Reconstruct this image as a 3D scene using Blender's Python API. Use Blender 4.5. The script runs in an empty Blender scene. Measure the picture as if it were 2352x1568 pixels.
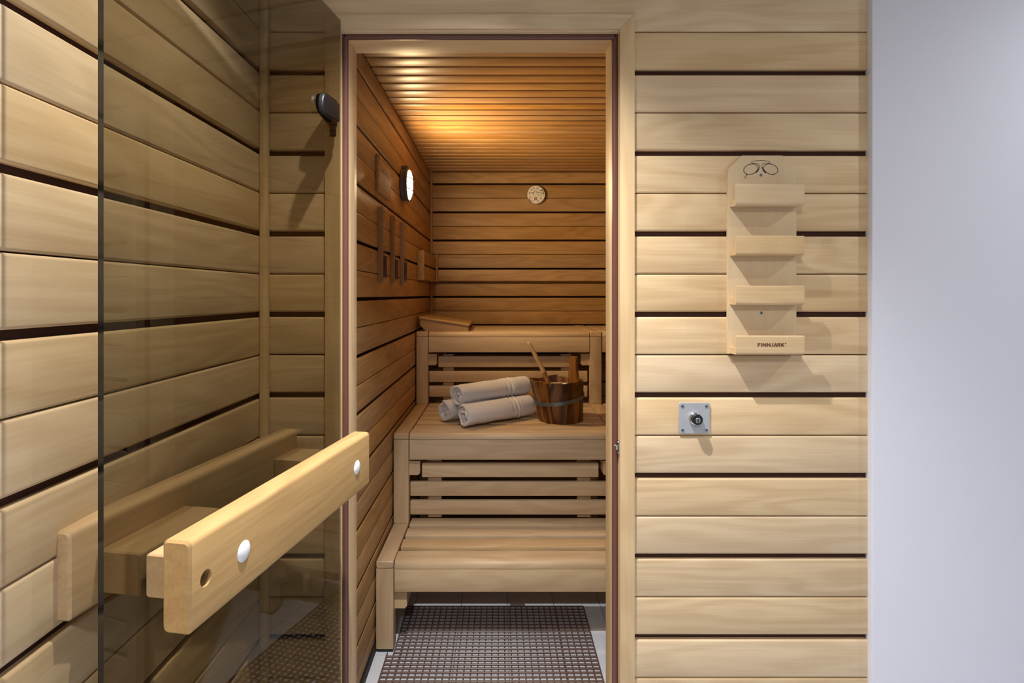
import bpy, bmesh, math, random
from math import sin, cos, pi, radians, sqrt
from mathutils import Vector, Matrix

scene = bpy.context.scene
COL = scene.collection
random.seed(7)

# ------------------------------------------------------------------ camera
# metres; the camera stands at x = 0, y = 0 and looks along +y
F, CX, CY, H = 1280.0, 1147.0, 677.0, 1.33      # focal length (px), vanishing point (px), eye height
cam_d = bpy.data.cameras.new('camera')
cam = bpy.data.objects.new('camera', cam_d)
COL.objects.link(cam)
cam.location = (0, 0, H)
cam.rotation_euler = (pi / 2, 0, 0)
cam_d.sensor_width = 36.0
cam_d.lens = 36.0 * F / 2352.0
cam_d.shift_x = (1176 - CX) / 2352.0
cam_d.shift_y = -(784 - CY) / 2352.0
cam_d.clip_start = 0.01
scene.camera = cam

# ------------------------------------------------------------------ world, lights, exposure
world = bpy.data.worlds.new('world')
scene.world = world
world.use_nodes = True
bg = world.node_tree.nodes['Background']
bg.inputs['Color'].default_value = (0.86, 0.92, 1.0, 1)
bg.inputs['Strength'].default_value = 0.28
scene.view_settings.view_transform = 'Standard'
scene.view_settings.look = 'None'
scene.view_settings.gamma = 1.0
scene.view_settings.use_curve_mapping = False
scene.view_settings.exposure = 0.0

def spot(name, loc, power, size=116, blend=1.0, color=(1, 0.975, 0.94), radius=0.012):
    l = bpy.data.lights.new(name, 'SPOT')
    l.energy = power; l.spot_size = radians(size); l.spot_blend = blend
    l.color = color; l.shadow_soft_size = radius
    o = bpy.data.objects.new(name, l); COL.objects.link(o)
    o.location = loc
    return o
DOWN = [(-0.10, 0.86, 178, 105, 1.0, 0.012), (1.75, 0.70, 27, 165, 0.7, 0.012), (-0.20, -0.90, 94, 170, 0.5, 0.10)]  # last entry: unseen fill light added behind the camera to brighten the interior
ZC = 2.36                                          # corridor ceiling
for (lx, ly, pw, sz, bl, rd) in DOWN:
    spot('downlight_and_fill_beam', (lx, ly, ZC - 0.03), pw, sz, bl, radius=rd)

# ------------------------------------------------------------------ helpers
def lin(c):
    return tuple(((v / 255) / 12.92 if v / 255 <= 0.04045 else ((v / 255 + 0.055) / 1.055) ** 2.4) for v in c)

def P(x, y, d):
    """a photo pixel at distance d -> world point"""
    return Vector(((x - CX) / F * d, d, H - (y - CY) / F * d))

BASE = {}
def root(name, label, cat, loc=(0, 0, 0), rz=0.0, group=None, kind=None):
    o = bpy.data.objects.new(name, None)
    COL.objects.link(o)
    o.location = loc; o.rotation_euler = (0, 0, rz)
    o.empty_display_size = 0.05
    tag(o, label, cat, group, kind)
    BASE[o] = Vector(loc)
    return o

def tag(o, label, cat, group=None, kind=None):
    o['label'] = label; o['category'] = cat
    if group: o['group'] = group
    if kind: o['kind'] = kind

def fin(bm, name, mat, smooth=True, ang=32):
    bmesh.ops.recalc_face_normals(bm, faces=bm.faces[:])
    me = bpy.data.meshes.new(name)
    bm.to_mesh(me); bm.free()
    if isinstance(mat, (list, tuple)):
        for m in mat: me.materials.append(m)
    else:
        me.materials.append(mat)
    if smooth:
        me.shade_smooth()
        me.set_sharp_from_angle(angle=radians(ang))
    return me

def put(name, me, parent=None, loc=(0, 0, 0), base=None):
    """link a mesh; loc is in world space unless the parent is rotated"""
    o = bpy.data.objects.new(name, me)
    COL.objects.link(o)
    if parent is not None:
        o.parent = parent
        o.location = Vector(loc)
    else:
        o.location = loc
    return o

def part(name, bm, mat, parent, world=True, smooth=True, ang=32, off=None):
    """a part whose vertices were written in world space: shift them to the thing's base"""
    if world:
        b = BASE[parent]
        bmesh.ops.translate(bm, verts=bm.verts[:], vec=-b)
    me = fin(bm, name, mat, smooth, ang)
    o = put(name, me, parent)
    BASE[o] = BASE.get(parent, Vector((0, 0, 0)))
    return o

def rrect(w, h, r, seg=2, corners=(1, 1, 1, 1)):
    """rounded rectangle centred on 0; corners: (+,+), (-,+), (-,-), (+,-)"""
    pts = []
    for k, (sx, sy) in enumerate(((1, 1), (-1, 1), (-1, -1), (1, -1))):
        cx, cy = sx * (w / 2 - r), sy * (h / 2 - r)
        if r <= 0 or not corners[k]:
            pts.append((sx * w / 2, sy * h / 2)); continue
        for i in range(seg + 1):
            a = pi / 2 * (k + i / seg)
            pts.append((cx + r * cos(a), cy + r * sin(a)))
    return pts

def prism(bm, pts, axis, a, b, o=(0, 0, 0), cap_inset=0.0):
    """extrude a closed outline along an axis. pts are (y,z) for X, (x,z) for Y, (x,y) for Z"""
    def v(p, t):
        if axis == 'X': q = (t, p[0], p[1])
        elif axis == 'Y': q = (p[0], t, p[1])
        else: q = (p[0], p[1], t)
        return bm.verts.new((q[0] + o[0], q[1] + o[1], q[2] + o[2]))
    n = len(pts)
    rings = []
    if cap_inset > 0:
        cxm = sum(p[0] for p in pts) / n; cym = sum(p[1] for p in pts) / n
        w = max(abs(p[0] - cxm) for p in pts); h = max(abs(p[1] - cym) for p in pts)
        ins = [(cxm + (p[0] - cxm) * (1 - cap_inset / w), cym + (p[1] - cym) * (1 - cap_inset / h)) for p in pts]
        s = 1 if b > a else -1
        rings = [[v(p, a) for p in ins], [v(p, a + s * cap_inset) for p in pts],
                 [v(p, b - s * cap_inset) for p in pts], [v(p, b) for p in ins]]
    else:
        rings = [[v(p, a) for p in pts], [v(p, b) for p in pts]]
    for r0, r1 in zip(rings, rings[1:]):
        for i in range(n):
            bm.faces.new((r0[i], r0[(i + 1) % n], r1[(i + 1) % n], r1[i]))
    bm.faces.new(list(reversed(rings[0])))
    bm.faces.new(rings[-1])
    return bm

def box(bm, x0, x1, y0, y1, z0, z1, r=0.0, axis='X', seg=2, cap=0.0, corners=(1, 1, 1, 1)):
    cx, cy, cz = (x0 + x1) / 2, (y0 + y1) / 2, (z0 + z1) / 2
    if axis == 'X':
        prism(bm, rrect(y1 - y0, z1 - z0, r, seg, corners), 'X', x0, x1, (0, cy, cz), cap)
    elif axis == 'Y':
        prism(bm, rrect(x1 - x0, z1 - z0, r, seg, corners), 'Y', y0, y1, (cx, 0, cz), cap)
    else:
        prism(bm, rrect(x1 - x0, y1 - y0, r, seg, corners), 'Z', z0, z1, (cx, cy, 0), cap)
    return bm

def nb(): return bmesh.new()

def lathe(bm, prof, o, axis, seg=32, capped=True):
    """turn a profile [(radius, t)] round an axis direction through o"""
    o = Vector(o); ax = Vector(axis).normalized()
    u = ax.orthogonal().normalized(); w = ax.cross(u)
    rings = []
    for (r, t) in prof:
        if r < 1e-6:
            rings.append([bm.verts.new(o + ax * t)])
        else:
            rings.append([bm.verts.new(o + ax * t + (u * cos(2 * pi * i / seg) + w * sin(2 * pi * i / seg)) * r) for i in range(seg)])
    for r0, r1 in zip(rings, rings[1:]):
        for i in range(seg):
            j = (i + 1) % seg
            if len(r0) == 1 and len(r1) == 1: continue
            if len(r0) == 1: bm.faces.new((r0[0], r1[i], r1[j]))
            elif len(r1) == 1: bm.faces.new((r0[i], r1[0], r0[j]))
            else: bm.faces.new((r0[i], r0[j], r1[j], r1[i]))
    if capped:
        if len(rings[0]) > 2: bm.faces.new(list(reversed(rings[0])))
        if len(rings[-1]) > 2: bm.faces.new(rings[-1])
    return bm

def tube(bm, pts, r, seg=8, closed=False):
    """round bar along points; r a number or one radius per point"""
    pts = [Vector(p) for p in pts]; n = len(pts)
    rr = r if isinstance(r, (list, tuple)) else [r] * n
    rings = []; prev = None
    for i, p in enumerate(pts):
        if closed: t = (pts[(i + 1) % n] - pts[i - 1]).normalized()
        else: t = (pts[min(i + 1, n - 1)] - pts[max(i - 1, 0)]).normalized()
        if prev is None: u = t.orthogonal().normalized()
        else: u = (prev - t * prev.dot(t)).normalized()
        prev = u; w = t.cross(u)
        rings.append([bm.verts.new(p + (u * cos(2 * pi * k / seg) + w * sin(2 * pi * k / seg)) * rr[i]) for k in range(seg)])
    m = n if closed else n - 1
    for i in range(m):
        a, b = rings[i], rings[(i + 1) % n]
        for k in range(seg):
            bm.faces.new((a[k], a[(k + 1) % seg], b[(k + 1) % seg], b[k]))
    if not closed:
        bm.faces.new(list(reversed(rings[0]))); bm.faces.new(rings[-1])
    return bm

def text_bm(s, size, mat4, bold=0.0, ext=0.0002, align='CENTER'):
    cu = bpy.data.curves.new('lettering', 'FONT')
    cu.body = s; cu.size = size; cu.align_x = align; cu.align_y = 'CENTER'
    cu.offset = bold; cu.extrude = ext; cu.resolution_u = 3
    ob = bpy.data.objects.new('lettering', cu); COL.objects.link(ob)
    dg = bpy.context.evaluated_depsgraph_get(); dg.update()
    me = bpy.data.meshes.new_from_object(ob.evaluated_get(dg))
    bpy.data.objects.remove(ob); bpy.data.curves.remove(cu)
    me.transform(mat4)
    bm = nb(); bm.from_mesh(me); bpy.data.meshes.remove(me)
    return bm
FACE_FRONT = Matrix.Rotation(pi / 2, 4, 'X')                              # reads from -y
FACE_RIGHT = Matrix.Rotation(pi / 2, 4, 'Z') @ Matrix.Rotation(pi / 2, 4, 'X')   # reads from +x

def merge(bm, other):
    me = bpy.data.meshes.new('tmp'); other.to_mesh(me); other.free()
    bm.from_mesh(me); bpy.data.meshes.remove(me)

# ------------------------------------------------------------------ materials
def newmat(name):
    m = bpy.data.materials.new(name); m.use_nodes = True
    nt = m.node_tree
    return m, nt, nt.nodes['Principled BSDF']

def plain(name, c, rough=0.5, metal=0.0, spec=0.5, noise=0.0, nscale=60.0, bump=0.0):
    m, nt, b = newmat(name)
    b.inputs['Base Color'].default_value = (*lin(c), 1)
    b.inputs['Roughness'].default_value = rough
    b.inputs['Metallic'].default_value = metal
    b.inputs['Specular IOR Level'].default_value = spec
    if noise or bump:
        tc = nt.nodes.new('ShaderNodeTexCoord'); n = nt.nodes.new('ShaderNodeTexNoise')
        n.inputs['Scale'].default_value = nscale; n.inputs['Detail'].default_value = 4
        nt.links.new(tc.outputs['Object'], n.inputs['Vector'])
        if noise:
            mr = nt.nodes.new('ShaderNodeMapRange')
            mr.inputs['To Min'].default_value = 1 - noise; mr.inputs['To Max'].default_value = 1 + noise
            nt.links.new(n.outputs['Fac'], mr.inputs['Value'])
            hs = nt.nodes.new('ShaderNodeHueSaturation'); hs.inputs['Color'].default_value = (*lin(c), 1)
            nt.links.new(mr.outputs['Result'], hs.inputs['Value'])
            nt.links.new(hs.outputs['Color'], b.inputs['Base Color'])
        if bump:
            bp = nt.nodes.new('ShaderNodeBump'); bp.inputs['Strength'].default_value = bump
            bp.inputs['Distance'].default_value = 0.002
            nt.links.new(n.outputs['Fac'], bp.inputs['Height'])
            nt.links.new(bp.outputs['Normal'], b.inputs['Normal'])
    return m

def wood(name, dark, light, axis='X', rough=0.45, var=0.10, figure=0.15, fibre=0.36, spec=0.4, freq=17.0):
    """wood with long figure lines and fine fibres along the grain axis; each board gets its own cut"""
    m, nt, b = newmat(name)
    N, L = nt.nodes.new, nt.links.new
    tc = N('ShaderNodeTexCoord'); oi = N('ShaderNodeObjectInfo')
    mul = N('ShaderNodeVectorMath'); mul.operation = 'SCALE'
    cmb = N('ShaderNodeCombineXYZ')
    for k, q in enumerate((31.7, 57.3, 83.9)):
        mm = N('ShaderNodeMath'); mm.operation = 'MULTIPLY'; mm.inputs[1].default_value = q
        L(oi.outputs['Random'], mm.inputs[0]); L(mm.outputs[0], cmb.inputs[k])
    add = N('ShaderNodeVectorMath'); add.operation = 'ADD'
    L(tc.outputs['Object'], add.inputs[0]); L(cmb.outputs[0], add.inputs[1])
    def mapped(along, across):
        mp = N('ShaderNodeMapping')
        s = [across] * 3; s['XYZ'.index(axis)] = along
        mp.inputs['Scale'].default_value = s
        L(add.outputs[0], mp.inputs['Vector']); return mp.outputs[0]
    n1 = N('ShaderNodeTexNoise'); n1.inputs['Scale'].default_value = 1.0; n1.inputs['Detail'].default_value = 1.5
    n1.inputs['Distortion'].default_value = 0.25
    L(mapped(1.3, 9.0), n1.inputs['Vector'])
    m1 = N('ShaderNodeMath'); m1.operation = 'MULTIPLY'; m1.inputs[1].default_value = freq * pi
    L(n1.outputs['Fac'], m1.inputs[0])
    sn = N('ShaderNodeMath'); sn.operation = 'SINE'; L(m1.outputs[0], sn.inputs[0])
    pw = N('ShaderNodeMapRange'); pw.inputs['From Min'].default_value = -1; pw.inputs['From Max'].default_value = 1
    pw.interpolation_type = 'SMOOTHSTEP'
    L(sn.outputs[0], pw.inputs['Value'])
    n2 = N('ShaderNodeTexNoise'); n2.inputs['Scale'].default_value = 1.0; n2.inputs['Detail'].default_value = 3
    L(mapped(7.0, 190.0), n2.inputs['Vector'])
    n3 = N('ShaderNodeTexNoise'); n3.inputs['Scale'].default_value = 1.0; n3.inputs['Detail'].default_value = 3
    L(mapped(2.2, 13.0), n3.inputs['Vector'])
    def madd(a, fa, c):
        q = N('ShaderNodeMath'); q.operation = 'MULTIPLY_ADD'; q.inputs[1].default_value = fa
        L(a, q.inputs[0])
        if isinstance(c, float): q.inputs[2].default_value = c
        else: L(c, q.inputs[2])
        return q.outputs[0]
    fac = madd(pw.outputs[0], figure, 0.0)
    fac = madd(n2.outputs['Fac'], fibre, fac)
    fac = madd(n3.outputs['Fac'], 1.0 - figure - fibre, fac)
    st = N('ShaderNodeMapRange'); st.inputs['From Min'].default_value = 0.28; st.inputs['From Max'].default_value = 0.70
    L(fac, st.inputs['Value'])
    mx = N('ShaderNodeMix'); mx.data_type = 'RGBA'
    mx.inputs[6].default_value = (*lin(dark), 1); mx.inputs[7].default_value = (*lin(light), 1)
    L(st.outputs['Result'], mx.inputs[0])
    vr = N('ShaderNodeMapRange'); vr.inputs['To Min'].default_value = 1 - var; vr.inputs['To Max'].default_value = 1 + var * 0.6
    L(oi.outputs['Random'], vr.inputs['Value'])
    hs = N('ShaderNodeHueSaturation'); L(mx.outputs[2], hs.inputs['Color']); L(vr.outputs['Result'], hs.inputs['Value'])
    sr = N('ShaderNodeMath'); sr.operation = 'FRACT'
    s2 = N('ShaderNodeMath'); s2.operation = 'MULTIPLY'; s2.inputs[1].default_value = 17.3
    L(oi.outputs['Random'], s2.inputs[0]); L(s2.outputs[0], sr.inputs[0])
    sv = N('ShaderNodeMapRange'); sv.inputs['To Min'].default_value = 0.90; sv.inputs['To Max'].default_value = 1.10
    L(sr.outputs[0], sv.inputs['Value']); L(sv.outputs['Result'], hs.inputs['Saturation'])
    L(hs.outputs['Color'], b.inputs['Base Color'])
    b.inputs['Roughness'].default_value = rough
    b.inputs['Specular IOR Level'].default_value = spec
    bp = N('ShaderNodeBump'); bp.inputs['Strength'].default_value = 0.12; bp.inputs['Distance'].default_value = 0.001
    L(n2.outputs['Fac'], bp.inputs['Height']); L(bp.outputs['Normal'], b.inputs['Normal'])
    return m

M = {}
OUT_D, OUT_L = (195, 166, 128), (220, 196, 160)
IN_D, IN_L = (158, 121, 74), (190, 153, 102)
BE_D, BE_L = (190, 161, 125), (213, 187, 150)
for ax in 'XYZ':
    M['out' + ax] = wood('aspen_pale_' + ax, OUT_D, OUT_L, ax)
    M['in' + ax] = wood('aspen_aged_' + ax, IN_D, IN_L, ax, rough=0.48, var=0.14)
    M['be' + ax] = wood('bench_wood_' + ax, BE_D, BE_L, ax, rough=0.42, var=0.08, freq=16)
    M['fr' + ax] = wood('frame_wood_' + ax, (197, 170, 134), (216, 191, 154), ax, var=0.05, figure=0.2)
    M['hd' + ax] = wood('handle_wood_' + ax, (172, 141, 101), (192, 162, 120), ax, rough=0.4, figure=0.12, fibre=0.6, var=0.04)
M['ceil'] = wood('ceiling_wood', (160, 118, 72), (188, 146, 94), 'X', rough=0.40, var=0.10, spec=0.5)
M['beech'] = wood('beech_wood', (198, 169, 128), (216, 189, 150), 'X', rough=0.5, figure=0.1, fibre=0.6, var=0.04)
M['ply'] = wood('birch_ply', (204, 182, 150), (216, 196, 165), 'Z', rough=0.5, figure=0.08, fibre=0.3, var=0.02)
M['stave'] = wood('bucket_stave_wood', (70, 40, 18), (150, 100, 52), 'Z', rough=0.45, var=0.25, figure=0.35, freq=14)
M['ladle'] = wood('ladle_wood', (200, 158, 100), (226, 188, 130), 'Z', rough=0.4, figure=0.2)
M['slot'] = plain('slot_strip_brown', (72, 50, 44), 0.9, spec=0.1, noise=0.25, nscale=900)
M['slot_in'] = plain('slot_strip_dark', (40, 28, 26), 0.9, spec=0.1)
M['gasket'] = plain('brown_rubber', (98, 62, 54), 0.32)
M['white'] = plain('white_paint', (216, 220, 236), 0.7, noise=0.015, nscale=6)
M['plaster'] = plain('ceiling_plaster', (240, 240, 238), 0.9)
M['tile'] = plain('white_floor_tile', (222, 228, 238), 0.3, noise=0.03, nscale=30)
M['grout'] = plain('grey_grout', (120, 118, 116), 0.9)
M['blackstrip'] = plain('black_strip', (30, 26, 24), 0.7)
M['blackplastic'] = plain('black_plastic', (15, 16, 20), 0.42)
M['whitecap'] = plain('white_plastic', (226, 228, 236), 0.35)
M['steel'] = plain('steel', (190, 192, 196), 0.25, metal=1.0)
M['chrome'] = plain('chrome', (225, 228, 235), 0.12, metal=1.0)
M['alu'] = plain('satin_aluminium', (176, 180, 188), 0.45, metal=0.35)
M['mat'] = plain('brown_plastic_mat', (98, 72, 66), 0.35)
M['ink'] = plain('printed_ink', (34, 34, 50), 0.6)
M['burn'] = plain('branded_brown', (92, 56, 32), 0.7)
M['gold'] = plain('dark_engraving', (86, 68, 38), 0.6)
M['dial'] = plain('dial_cream', (238, 236, 228), 0.5)
M['green'] = plain('dial_green', (40, 110, 60), 0.5)
M['red'] = plain('dial_red', (150, 50, 45), 0.5)
M['sand'] = plain('red_sand', (78, 22, 20), 0.5)
M['liner'] = plain('cream_liner', (226, 212, 180), 0.4)
M['hoop'] = plain('galvanised_hoop', (120, 128, 130), 0.42, metal=0.7, noise=0.3, nscale=70)
M['housing'] = plain('lamp_housing', (92, 88, 80), 0.5)
M['edge'] = plain('glass_edge', (14, 16, 14), 0.15)

def clear_glass(name, tint, ior=1.5):
    """pane: tint where light enters, mirror part by Fresnel on the outer skin"""
    m = bpy.data.materials.new(name); m.use_nodes = True
    nt = m.node_tree; nt.nodes.clear(); N, L = nt.nodes.new, nt.links.new
    out = N('ShaderNodeOutputMaterial')
    ge = N('ShaderNodeNewGeometry'); fr = N('ShaderNodeFresnel'); fr.inputs['IOR'].default_value = ior
    t1 = N('ShaderNodeBsdfTransparent'); t1.inputs['Color'].default_value = (*tint, 1)
    t2 = N('ShaderNodeBsdfTransparent')
    gl = N('ShaderNodeBsdfGlossy'); gl.inputs['Roughness'].default_value = 0.0
    a = N('ShaderNodeMixShader'); L(fr.outputs[0], a.inputs[0]); L(t1.outputs[0], a.inputs[1]); L(gl.outputs[0], a.inputs[2])
    b = N('ShaderNodeMixShader'); L(ge.outputs['Backfacing'], b.inputs[0]); L(a.outputs[0], b.inputs[1]); L(t2.outputs[0], b.inputs[2])
    L(b.outputs[0], out.inputs['Surface'])
    return m
M['bronze'] = clear_glass('bronze_glass', (0.39, 0.365, 0.30), 1.38)
M['tubeglass'] = clear_glass('clear_glass', (0.90, 0.90, 0.88), 1.75)

def emit(name, c, s):
    m = bpy.data.materials.new(name); m.use_nodes = True
    nt = m.node_tree; nt.nodes.clear()
    e = nt.nodes.new('ShaderNodeEmission'); e.inputs['Color'].default_value = (*c, 1); e.inputs['Strength'].default_value = s
    o = nt.nodes.new('ShaderNodeOutputMaterial'); nt.links.new(e.outputs[0], o.inputs['Surface'])
    return m
M['lampglow'] = emit('lamp_glow', (1.0, 0.71, 0.37), 440.0)
M['downglow'] = emit('downlight_glow', (1.0, 0.95, 0.87), 6.0)

def towel_mat():
    m, nt, b = newmat('terry_cloth')
    N, L = nt.nodes.new, nt.links.new
    b.inputs['Base Color'].default_value = (*lin((245, 244, 247)), 1)
    b.inputs['Roughness'].default_value = 0.95
    b.inputs['Specular IOR Level'].default_value = 0.1
    b.inputs['Sheen Weight'].default_value = 0.3
    tc = N('ShaderNodeTexCoord'); n = N('ShaderNodeTexNoise'); n.inputs['Scale'].default_value = 420; n.inputs['Detail'].default_value = 3
    L(tc.outputs['Object'], n.inputs['Vector'])
    bp = N('ShaderNodeBump'); bp.inputs['Strength'].default_value = 1.0; bp.inputs['Distance'].default_value = 0.004
    L(n.outputs['Fac'], bp.inputs['Height']); L(bp.outputs['Normal'], b.inputs['Normal'])
    return m
M['towel'] = towel_mat()

# ------------------------------------------------------------------ measured positions
D1, D2 = 1.311, 3.75                # faces of the front wall and of the sauna's back wall
XL, XS, XR = -0.558, -0.466, 1.36   # corridor wall on the left, sauna wall on the left and on the right
ZS = 2.156                          # sauna ceiling
PITCH, SLOT, JOINT = 0.19, 0.0125, 0.0018
WALL_END = 0.8665                   # where the boards stop and the white wall starts

def bands(z_slot, z0, z1):
    """(low, high) of every board between z0 and z1; a wide slot after every second board"""
    out = []
    k0 = int(math.floor((z0 - z_slot) / PITCH)) - 1
    for k in range(k0, k0 + 20):
        zb = z_slot + k * PITCH
        lo, hi, mid = zb + SLOT / 2, zb + PITCH - SLOT / 2, zb + PITCH / 2
        for (a, b) in ((lo, mid - JOINT / 2), (mid + JOINT / 2, hi)):
            a2, b2 = max(a, z0), min(b, z1)
            if b2 - a2 > 0.012: out.append((a2, b2))
    return out

_mesh_cache = {}
def board(parent, name, axis, length, h, t, mat, centre, face, r=0.0045):
    """a wall board; face = outward direction of its good side ('-y', '+x')"""
    key = (axis, round(length, 4), round(h, 4), t, mat.name, face)
    me = _mesh_cache.get(key)
    if me is None:
        bm = nb()
        if axis == 'X': pts = rrect(t, h, r, 3, (0, 1, 1, 0)); prism(bm, pts, 'X', -length / 2, length / 2)
        elif axis == 'Y':
            pts = rrect(t, h, r, 3, (1, 0, 0, 1) if face == '+x' else (0, 1, 1, 0)); prism(bm, pts, 'Y', -length / 2, length / 2)
        me = fin(bm, name, mat)
        _mesh_cache[key] = me
    o = bpy.data.objects.new(name, me); COL.objects.link(o)
    o.parent = parent; o.location = Vector(centre) - BASE[parent]
    return o

T = 0.015   # board thickness
Z_OUT = 1.8539   # one wide slot of the corridor boards
Z_IN = 2.0759    # one wide slot of the sauna boards

# ------------------------------------------------------------------ floor
fl = root('floor', 'white square tiles with grey joints under the sauna and corridor', 'floor', kind='structure')
bm = nb(); box(bm, XL - 0.1, 2.7, -3.2, D2 + 0.1, -0.06, -0.004)
part('grout_bed', bm, M['grout'], fl)
bm = nb(); prism(bm, rrect(0.196, 0.196, 0.0, 1), 'Z', -0.006, 0.0)
tile_me = fin(bm, 'tile', M['tile'])
gx, gy = -0.362, 2.0555
for i in range(-1, 6):
    for j in range(-4, 5):
        x, y = gx + i * 0.1985 + 0.099, gy + j * 0.1975 + 0.099
        if x - 0.1 < XS - 0.12 or y > 2.95 or x > 0.75: continue
        put('tile', tile_me, fl, (x, y, 0))
bm = nb(); box(bm, XL - 0.1, 2.7, -3.2, 1.14, -0.006, 0.0)
part('corridor_slab', bm, M['tile'], fl)

# ------------------------------------------------------------------ front wall with its door opening
OX0, OX1, OZ = -0.3739, 0.2823, 1.9524     # clear opening inside the casing
wf = root('wall_front', 'pale horizontal timber boards on the sauna front, dark slots between pairs', 'wall', (0, D1, 0), kind='structure')
bm = nb()
box(bm, XL - 0.02, OX0 - 0.002, D1 + 0.012, D1 + 0.095, 0, ZC)
box(bm, OX1 + 0.002, WALL_END, D1 + 0.012, D1 + 0.095, 0, ZC)
box(bm, OX0 - 0.002, OX1 + 0.002, D1 + 0.012, D1 + 0.095, OZ + 0.002, ZC)
box(bm, WALL_END, XR + 0.12, D1 + 0.012, D1 + 0.095, 0, ZC)
part('slot_backing', bm, M['slot'], wf, smooth=False)
for (a, b) in bands(Z_OUT, 0.0, ZC):
    zc, h = (a + b) / 2, b - a
    if a > OZ - 0.01:
        x0, x1 = XL + 0.012, WALL_END
        board(wf, 'wall_board', 'X', x1 - x0, h, T, M['outX'], ((x0 + x1) / 2, D1 + T / 2, zc), '-y')
    else:
        for (x0, x1) in ((XL + 0.012, OX0 - 0.012), (OX1 + 0.012, WALL_END)):
            board(wf, 'wall_board', 'X', x1 - x0, h, T, M['outX'], ((x0 + x1) / 2, D1 + T / 2, zc), '-y')

# ------------------------------------------------------------------ corridor wall on the left
wl = root('wall_left', 'pale horizontal timber boards on the corridor side wall behind the glass door', 'wall', (XL, 0, 0), kind='structure')
bm = nb(); box(bm, XL - 0.07, XL - 0.012, -1.4, D1 + 0.02, 0, ZC)
part('slot_backing', bm, M['slot'], wl, smooth=False)
for (a, b) in bands(Z_OUT, 0.0, ZC):
    board(wl, 'wall_board', 'Y', D1 + 1.4, b - a, T, M['outY'], (XL - T / 2, (D1 - 1.4) / 2, (a + b) / 2), '+x')
bm = nb(); box(bm, XL, XL + 0.019, D1 - 0.019, D1, 0, ZC, 0.004, 'Z')
o = put('trim_1', fin(bm, 'trim_1', M['outZ'])); tag(o, 'slim vertical corner batten between the two timber walls outside', 'trim', kind='structure')

# white wall, corridor ceiling
bm = nb(); box(bm, WALL_END, 2.66, D1 - 0.016, D1 + 0.011, 0, ZC, 0.003, 'Z')
o = put('wall_right', fin(bm, 'wall_right', M['white'])); tag(o, 'plain white lavender-tinted painted wall beside the timber boards', 'wall', kind='structure')
bm = nb(); box(bm, XL - 0.07, 2.66, -1.4, D1 + 0.1, ZC, ZC + 0.05)
o = put('ceiling', fin(bm, 'ceiling', M['plaster'])); tag(o, 'white plastered corridor ceiling with small downlights', 'ceiling', kind='structure')
spots = ['above the sauna door', 'near the white wall', 'added unseen behind the viewer as fill light']
for (lx, ly, *_), wh in zip(DOWN, spots):
    t = root('downlight', 'small round recessed ceiling downlight ' + wh, 'downlight', (lx, ly, ZC - 0.006), group='corridor downlights')
    bm = nb(); lathe(bm, [(0.026, 0.0), (0.026, 0.004), (0.034, 0.006), (0.042, 0.004), (0.042, 0.0)], (lx, ly, ZC), (0, 0, -1), 32)
    part('ring', bm, M['alu'], t)
    bm = nb(); lathe(bm, [(0.0, 0.002), (0.025, 0.002), (0.025, 0.0005)], (lx, ly, ZC), (0, 0, -1), 32)
    part('lens', bm, M['downglow'], t)

# ------------------------------------------------------------------ sauna room
wsl = root('wall_sauna_left', 'warm brown horizontal boards on the sauna side wall with lamp and timers', 'wall', (XS, 0, 0), kind='structure')
bm = nb(); box(bm, XS - 0.06, XS - 0.012, D1 + 0.095, D2 + 0.02, 0, ZS + 0.04)
part('slot_backing', bm, M['slot_in'], wsl, smooth=False)
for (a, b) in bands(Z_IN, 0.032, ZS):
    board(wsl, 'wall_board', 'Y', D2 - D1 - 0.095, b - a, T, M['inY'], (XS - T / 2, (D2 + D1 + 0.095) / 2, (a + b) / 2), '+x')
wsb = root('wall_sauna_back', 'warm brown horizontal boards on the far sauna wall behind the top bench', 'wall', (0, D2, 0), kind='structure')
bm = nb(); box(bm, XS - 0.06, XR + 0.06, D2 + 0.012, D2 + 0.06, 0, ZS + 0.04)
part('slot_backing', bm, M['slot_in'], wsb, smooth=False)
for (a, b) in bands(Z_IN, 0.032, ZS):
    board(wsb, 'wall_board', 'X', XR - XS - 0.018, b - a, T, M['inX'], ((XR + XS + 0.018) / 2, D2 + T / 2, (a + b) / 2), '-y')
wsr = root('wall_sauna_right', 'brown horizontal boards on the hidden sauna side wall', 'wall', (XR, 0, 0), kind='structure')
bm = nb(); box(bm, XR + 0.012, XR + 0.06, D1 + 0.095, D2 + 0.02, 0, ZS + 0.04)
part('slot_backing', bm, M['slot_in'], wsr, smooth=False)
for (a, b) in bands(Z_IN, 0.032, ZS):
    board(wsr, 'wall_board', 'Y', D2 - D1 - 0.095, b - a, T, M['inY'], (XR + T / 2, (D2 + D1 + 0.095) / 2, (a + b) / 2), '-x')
bm = nb(); box(bm, XS, XS + 0.018, D2 - 0.018, D2 + 0.004, 0, ZS, 0.004, 'Z')
o = put('trim_2', fin(bm, 'trim_2', M['inZ'])); tag(o, 'slim vertical batten in the far corner inside the sauna', 'trim', kind='structure')
bm = nb(); box(bm, XS - 0.004, XS + 0.006, D1 + 0.095, D2, 0, 0.03)
o = put('baseboard_left', fin(bm, 'baseboard_left', M['blackstrip'])); tag(o, 'black strip between the side wall boards and the tiled sauna floor', 'baseboard', kind='structure')

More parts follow.
